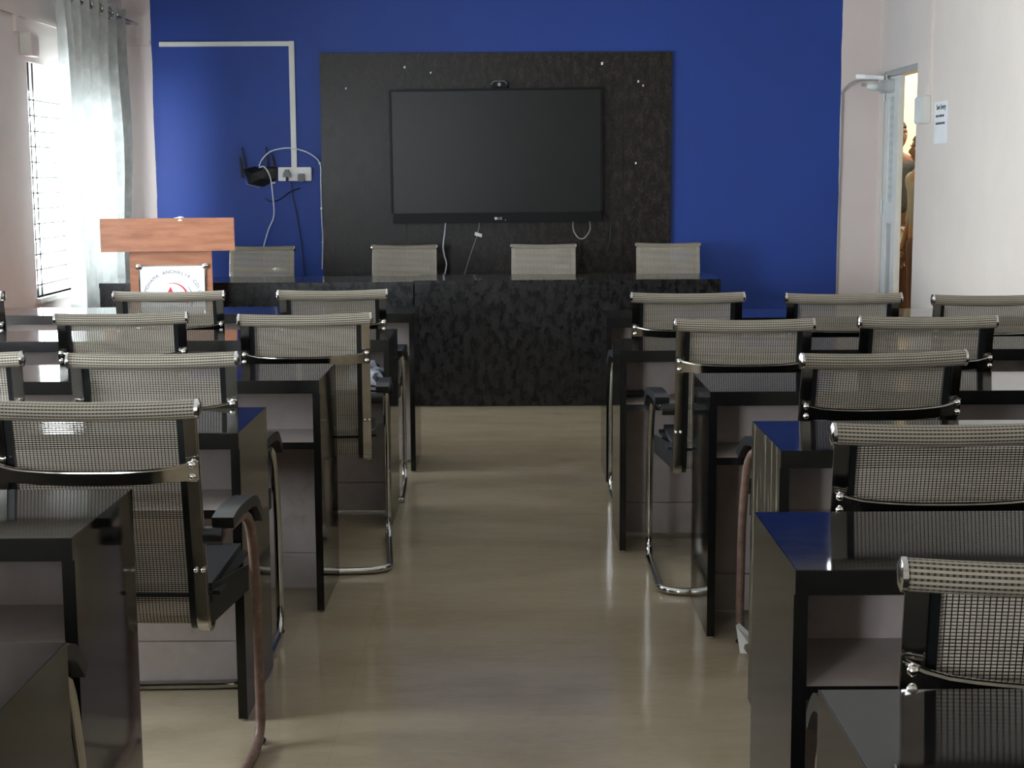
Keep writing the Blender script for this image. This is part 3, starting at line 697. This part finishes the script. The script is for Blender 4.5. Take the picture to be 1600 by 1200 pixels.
# ------------------------------------------------------------------ right wall: box, conduit, notice, cable
def wall_y(px): return XR * F_PX * 1.0 / (px - 805)
sw = empty('wall_box', (XR, 10.06, 1.79), 0, 'white plastic wall box beside the doorway', 'wall box')
b = B(); box(b, -0.056, 0, -0.09, 0.10, -0.088, 0.088, 0.005); obj('case', b, 'white_plastic', sw)
b = B(); box(b, -0.062, -0.0565, -0.08, 0.09, -0.078, 0.078, 0.002); obj('cover', b, 'door_white', sw)
struct(bx('trim_2', 'plaster_cream', None, XR - 0.014, XR, 9.98, 10.005, 1.88, ZC))
nt = empty('notice_sheet', (XR - 0.0015, 9.74, 1.73), 0, 'white printed notice sheet on the right wall beside the wall box', 'notice')
bx('sheet', 'white_paper', nt, 0, 0.0012, -0.16, 0.14, -0.16, 0.10)
text('Save Energy', 'print_dark', nt, (-0.0008, -0.01, 0.052), 0.044, (PI / 2, 0, -PI / 2), 0.0008, 'print_line')
for zz, parts in ((0.012, (0.05, 0.02, 0.06, 0.03)), (-0.034, (0.03, 0.06, 0.04, 0.05))):
    yy = 0.105
    for L in parts:
        b = B(); box(b, -0.0009, 0.0, yy - L, yy, zz - 0.008, zz + 0.006); obj('print_line', b, 'print_dark', nt); yy -= L + 0.008
cable('closer_cable', [(XR - 0.06, d1 - 0.05, dz - 0.06), (XR - 0.20, YF - 0.08, dz - 0.06), (XR - 0.27, YF - 0.012, dz - 0.13), (2.41, YF - 0.008, 1.9), (2.405, YF - 0.008, 1.3), (2.40, YF - 0.008, 0.9), (2.40, YF - 0.008, 0.3)], 0.007, 'grey_cable', 'grey cable sagging from the door closer and down the corner')
b = B(); cyl(b, (0, -0.012, 0), (0, 0, 0), 0.014); o = obj('screw', b, 'grey_cable', None, True, (2.56, YF, 2.03)); tag(o, 'small dark screw in the pale wall left of the door closer', 'screw')
# left wall: switch box and conduit
sx = empty('switch_box', (XL, 9.166, 2.15), 0, 'pale switch box on the pink wall above the window', 'switch box')
b = B(); box(b, 0, 0.067, -0.16, 0.0, -0.065, 0.065, 0.004); obj('case', b, 'plaster_pink', sx)
b = B(); box(b, 0.005, 0.055, -0.166, -0.16, -0.055, 0.055, 0.002); box(b, 0.015, 0.035, -0.172, -0.166, -0.03, 0.03, 0.002); obj('face_plate', b, 'white_plastic', sx)
struct(bx('trim_3', 'plaster_pink', None, XL, XL + 0.02, 6.9, YF, 2.305, 2.335))
struct(bx('trim_4', 'plaster_pink', None, XL, XL + 0.02, 8.90, 8.96, 2.21, 2.305))
# ------------------------------------------------------------------ curtain
cu = empty('curtain', (XL + 0.13, 10.2, 0.12), 0, 'pale grey eyelet curtain gathered beside the window', 'curtain')
b = B(); NY, NZ = 150, 30; rows = []
Y0, Y1, ZT = 9.33, 10.87, 2.54
for k in range(NZ + 1):
    u = k / NZ; z = ZT - u * (ZT - 0.12); row = []
    for i in range(NY + 1):
        t_ = i / NY; 
        ph = t_ ** 0.8 * 7.0 * 2 * PI
        amp = 0.050 * (0.9 + 0.25 * math.sin(3 * t_ + 2 * u)) * (0.75 + 0.25 * u)
        y = Y0 + (Y1 - Y0) * t_ + 0.22 * u * (1 - t_) ** 2 + 0.015 * math.sin(5 * u + 8 * t_) * u
        row.append(b.verts.new((amp * math.cos(ph) + 0.01 * math.sin(11 * u + t_ * 4), y - 10.2, z - 0.12)))
    rows.append(row)
for A, C in zip(rows, rows[1:]):
    for i in range(NY): b.faces.new((A[i], A[i + 1], C[i + 1], C[i]))
obj('cloth', b, 'curtain_cloth', cu, True)
ring = None
for k in range(13):
    t_ = ((0.25 + k * 0.5) / 7.0) ** (1 / 0.8)
    if t_ > 1: break
    if ring is None:
        b = B(); tube(b, [(0.0, 0.034 * math.cos(2 * PI * i / 18), 0.034 * math.sin(2 * PI * i / 18)) for i in range(18)], 0.008, 6, closed=True); ring = q = obj('eyelet', b, 'chrome', cu, True)
    else: q = ring.copy(); COL.objects.link(q)
    q.location = (0.0, Y0 + (Y1 - Y0) * t_ - 10.2, 2.48 - 0.12); q.rotation_euler = (0, 0, math.radians(55))
ro = empty('curtain_rod', (XL + 0.13, 8.6, 2.48), 0, 'metal rod carrying the grey curtain above the window', 'curtain rod')
b = B(); cyl(b, (0, 0.15, 0), (0, 2.70, 0), 0.0125); obj('rod', b, 'chrome', ro, True)
for yy in (0.5, 2.64):
    b = B(); cyl(b, (-0.13, yy, 0), (0, yy, 0), 0.010); obj('bracket', b, 'chrome', ro, True)

# ------------------------------------------------------------------ two people in the corridor (skin-modifier bodies)
def skinned(name, nodes, edges, mat, parent, root=0, sub=2):
    me = bpy.data.meshes.new(name); me.from_pydata([n[0] for n in nodes], edges, []); me.materials.append(MATS[mat])
    o = bpy.data.objects.new(name, me); COL.objects.link(o); o.parent = parent
    m = o.modifiers.new('skin', 'SKIN'); m.use_smooth_shade = True
    for i, n in enumerate(nodes):
        r = n[1]; me.skin_vertices[0].data[i].radius = r if isinstance(r, tuple) else (r, r)
        me.skin_vertices[0].data[i].use_root = (i == root)
    s = o.modifiers.new('sub', 'SUBSURF'); s.levels = sub; s.render_levels = sub
    return o
def person(loc, rz, label, shirt, trousers, arm_fwd, H=1.72):
    k = H / 1.72; p = empty('person', loc, rz, label, 'person', 'people in the corridor')
    # body faces -y in local space
    N = [((0, 0, .98), (.155, .10)), ((0, 0, 1.12), (.14, .10)), ((0, 0, 1.30), (.17, .115)), ((0, 0, 1.42), (.13, .09)), ((0, -.01, 1.49), (.055, .055)), ((0, -.02, 1.55), (.052, .055))]
    E = [(0, 1), (1, 2), (2, 3), (3, 4), (4, 5)]
    for s in (-1, 1):
        i = len(N)
        N += [((s * .19, 0, 1.40), .058), ((s * .235, .02, 1.13), .046)]
        if arm_fwd: N += [((s * .16, -.20, .97), .038), ((s * .10, -.27, .92), (.03, .03))]
        else: N += [((s * .25, -.04, .90), .038), ((s * .25, -.07, .80), (.03, .03))]
        E += [(3, i), (i, i + 1), (i + 1, i + 2), (i + 2, i + 3)]
        j = len(N)
        N += [((s * .09, 0, .88), .092), ((s * .10, -.01, .50), .062), ((s * .105, .02, .12), .045), ((s * .11, .0, .05), .042), ((s * .115, -.12, .04), .036)]
        E += [(0, j), (j, j + 1), (j + 1, j + 2), (j + 2, j + 3), (j + 3, j + 4)]
    N = [((a[0] * k, a[1] * k, a[2] * k), r) for a, r in N]
    body = skinned('body', N, E, 'skin', p)
    # garments: thicker shells over the torso, sleeves and legs
    T = [((0, 0, .95), (.175, .125)), ((0, 0, 1.12), (.165, .12)), ((0, 0, 1.30), (.185, .13)), ((0, 0, 1.42), (.14, .10)), ((0, 0, 1.47), (.075, .07))]
    TE = [(0, 1), (1, 2), (2, 3), (3, 4)]
    for s in (-1, 1):
        i = len(T); T += [((s * .19, 0, 1.40), .075), ((s * .235, .02, 1.15), .062)]; TE += [(3, i), (i, i + 1)]
        if arm_fwd: T += [((s * .19, -.12, 1.03), .052)]
        else: T += [((s * .243, -.01, 1.00), .055)]
        TE += [(i + 1, i + 2)]
    skinned('shirt', [((a[0] * k, a[1] * k, a[2] * k), r) for a, r in T], TE, shirt, p)
    G = [((0, 0, .97), (.165, .115)), ((0, 0, .90), (.165, .115))]; GE_ = [(0, 1)]
    for s in (-1, 1):
        i = len(G); G += [((s * .095, 0, .80), .105), ((s * .10, -.01, .50), .080), ((s * .105, .02, .10), .066)]; GE_ += [(1, i), (i, i + 1), (i + 1, i + 2)]
    skinned('trousers', [((a[0] * k, a[1] * k, a[2] * k), r) for a, r in G], GE_, trousers, p)
    for s in (-1, 1):
        b = B(); ball(b, (s * .112 * k, -.06, .04), 0.05, 0.95, 2.6, 0.85, 12, 8); obj('shoe', b, 'black_plastic', p, True)
    # head with face
    b = B(); bmesh.ops.create_uvsphere(b, u_segments=28, v_segments=20, radius=1.0)
    for v in b.verts:
        x, y, z = v.co; w_ = 0.078 * (1 - 0.22 * max(0, -z) ** 1.5); d_ = 0.098 * (1 - 0.10 * max(0, -z))
        X, Y, Z = x * w_, y * d_ - 0.012 * max(0, -z), z * 0.118
        if y < -0.3:
            if abs(x) < 0.30: Y -= 0.026 * math.exp(-((z + 0.10) / 0.20) ** 2) * (1 - abs(x) / 0.30)         # nose
            Y += 0.010 * math.exp(-((z - 0.12) / 0.12) ** 2) * math.exp(-((abs(x) - 0.40) / 0.18) ** 2)     # eye sockets
            Y -= 0.006 * math.exp(-((z + 0.48) / 0.10) ** 2) * max(0, 1 - abs(x) / 0.4)                     # lips
            Y -= 0.008 * math.exp(-((z + 0.85) / 0.15) ** 2) * max(0, 1 - abs(x) / 0.4)                     # chin
        v.co = (X, Y, Z)
    hz = 1.62 * k
    hd = obj('head', b, 'skin', p, True, (0, -0.03, hz))
    b = B(); bmesh.ops.create_uvsphere(b, u_segments=28, v_segments=20, radius=1.0)
    kill = []
    for v in b.verts:
        x, y, z = v.co
        if z < 0.42 and y < -0.25 or z < -0.25: kill.append(v)
        v.co = (x * 0.085, y * 0.104 + 0.004, z * 0.128 + 0.004 + (0.012 if y < -0.3 and z > 0.4 else 0))
    bmesh.ops.delete(b, geom=kill, context='VERTS')
    obj('hair', b, 'hair_black', hd, True)
    for s in (-1, 1):
        b = B(); ball(b, (s * 0.031, -0.078, 0.012), 0.012, 1.2, .8, .7); obj('eye', b, 'white_paper', hd, True)
        b = B(); ball(b, (s * 0.031, -0.087, 0.012), 0.005); obj('pupil', b, 'hair_black', hd, True)
        b = B(); strip(b, [(s * 0.014, -0.094, 0.033), (s * 0.032, -0.091, 0.038), (s * 0.050, -0.080, 0.033)], 0.007, 0.006, (0, 0, 1)); obj('eyebrow', b, 'hair_black', hd)
        b = B(); ball(b, (s * 0.078, 0.008, -0.004), 0.028, .35, .65, 1.1); obj('ear', b, 'skin', hd, True)
    b = B(); strip(b, [(-0.022, -0.098, -0.056), (0, -0.106, -0.055), (0.022, -0.098, -0.056)], 0.006, 0.006, (0, 0, 1)); obj('mouth', b, 'logo_red', hd)
    # hands with five fingers
    for s in (-1, 1):
        if arm_fwd: c = Vector((s * .09, -.30, .90)) * k; fd = Vector((-s * 0.35, -0.9, -0.15)); up = Vector((0, 0, 1))
        else: c = Vector((s * .25, -.08, .765)) * k; fd = Vector((0, -0.15, -1)); up = Vector((s, 0, 0))
        fd.normalize(); sd = fd.cross(up).normalized()
        N2 = [(tuple(c - fd * 0.035), (.024, .018)), (tuple(c), (.032, .016)), (tuple(c + fd * 0.035), (.034, .014))]; E2 = [(0, 1), (1, 2)]
        hand = skinned('hand', N2, E2, 'skin', p, 0, 1)
        for q, (o_, L) in enumerate(((-.027, .062), (-.009, .074), (.009, .070), (.027, .054))):
            a = c + fd * 0.035 + sd * o_; m1 = a + fd * L * .5 - up * .006; m2 = m1 + fd * L * .32 - up * .016; m3 = m2 + fd * L * .18 - up * .018
            b = B(); tube(b, smooth_path([a, m1, m2, m3], 3), [.0085] * 6 + [.0075] * 3 + [.006], 8); obj('finger', b, 'skin', hand, True)
        a = c - fd * 0.01 - sd * 0.03; b = B(); tube(b, smooth_path([a, a + fd * .03 - sd * .02, a + fd * .055 - sd * .022 - up * .01], 3), [.010] * 4 + [.0085] * 2 + [.007], 8); obj('thumb', b, 'skin', hand, True)
    return p
pa = person((3.19, 12.95, 0), math.radians(12), 'person in dark jacket holding white paper, seen through the doorway', 'shirt_dark', 'trousers_maroon', True, 1.80)
pb = person((3.215, 12.05, 0), math.radians(-80), 'person in grey shirt mostly hidden behind the doorway edge', 'shirt_grey', 'trousers_maroon', False, 1.66)
b = B(); poly_prism(b, [(-0.12, -0.02, 0), (0.10, -0.02, 0), (0.12, 0.0, 0.13), (-0.10, 0.0, 0.13)], (0.0, 0.004, 0)); o = obj('paper_sheet', b, 'white_paper', None, False, (3.225, 12.60, 0.82)); o.rotation_euler = (0, 0, math.radians(12)); tag(o, 'white paper held by the person in the doorway', 'paper')

# lettering as meshes
bpy.context.view_layer.update()
dg = bpy.context.evaluated_depsgraph_get()
for o in TEXTS:
    me = bpy.data.meshes.new_from_object(o.evaluated_get(dg)); nm = o.name.split('.')[0]; par, loc, rot = o.parent, o.location.copy(), o.rotation_euler.copy()
    bpy.data.objects.remove(o)
    q = bpy.data.objects.new(nm, me); COL.objects.link(q); q.parent = par; q.location = loc; q.rotation_euler = rot
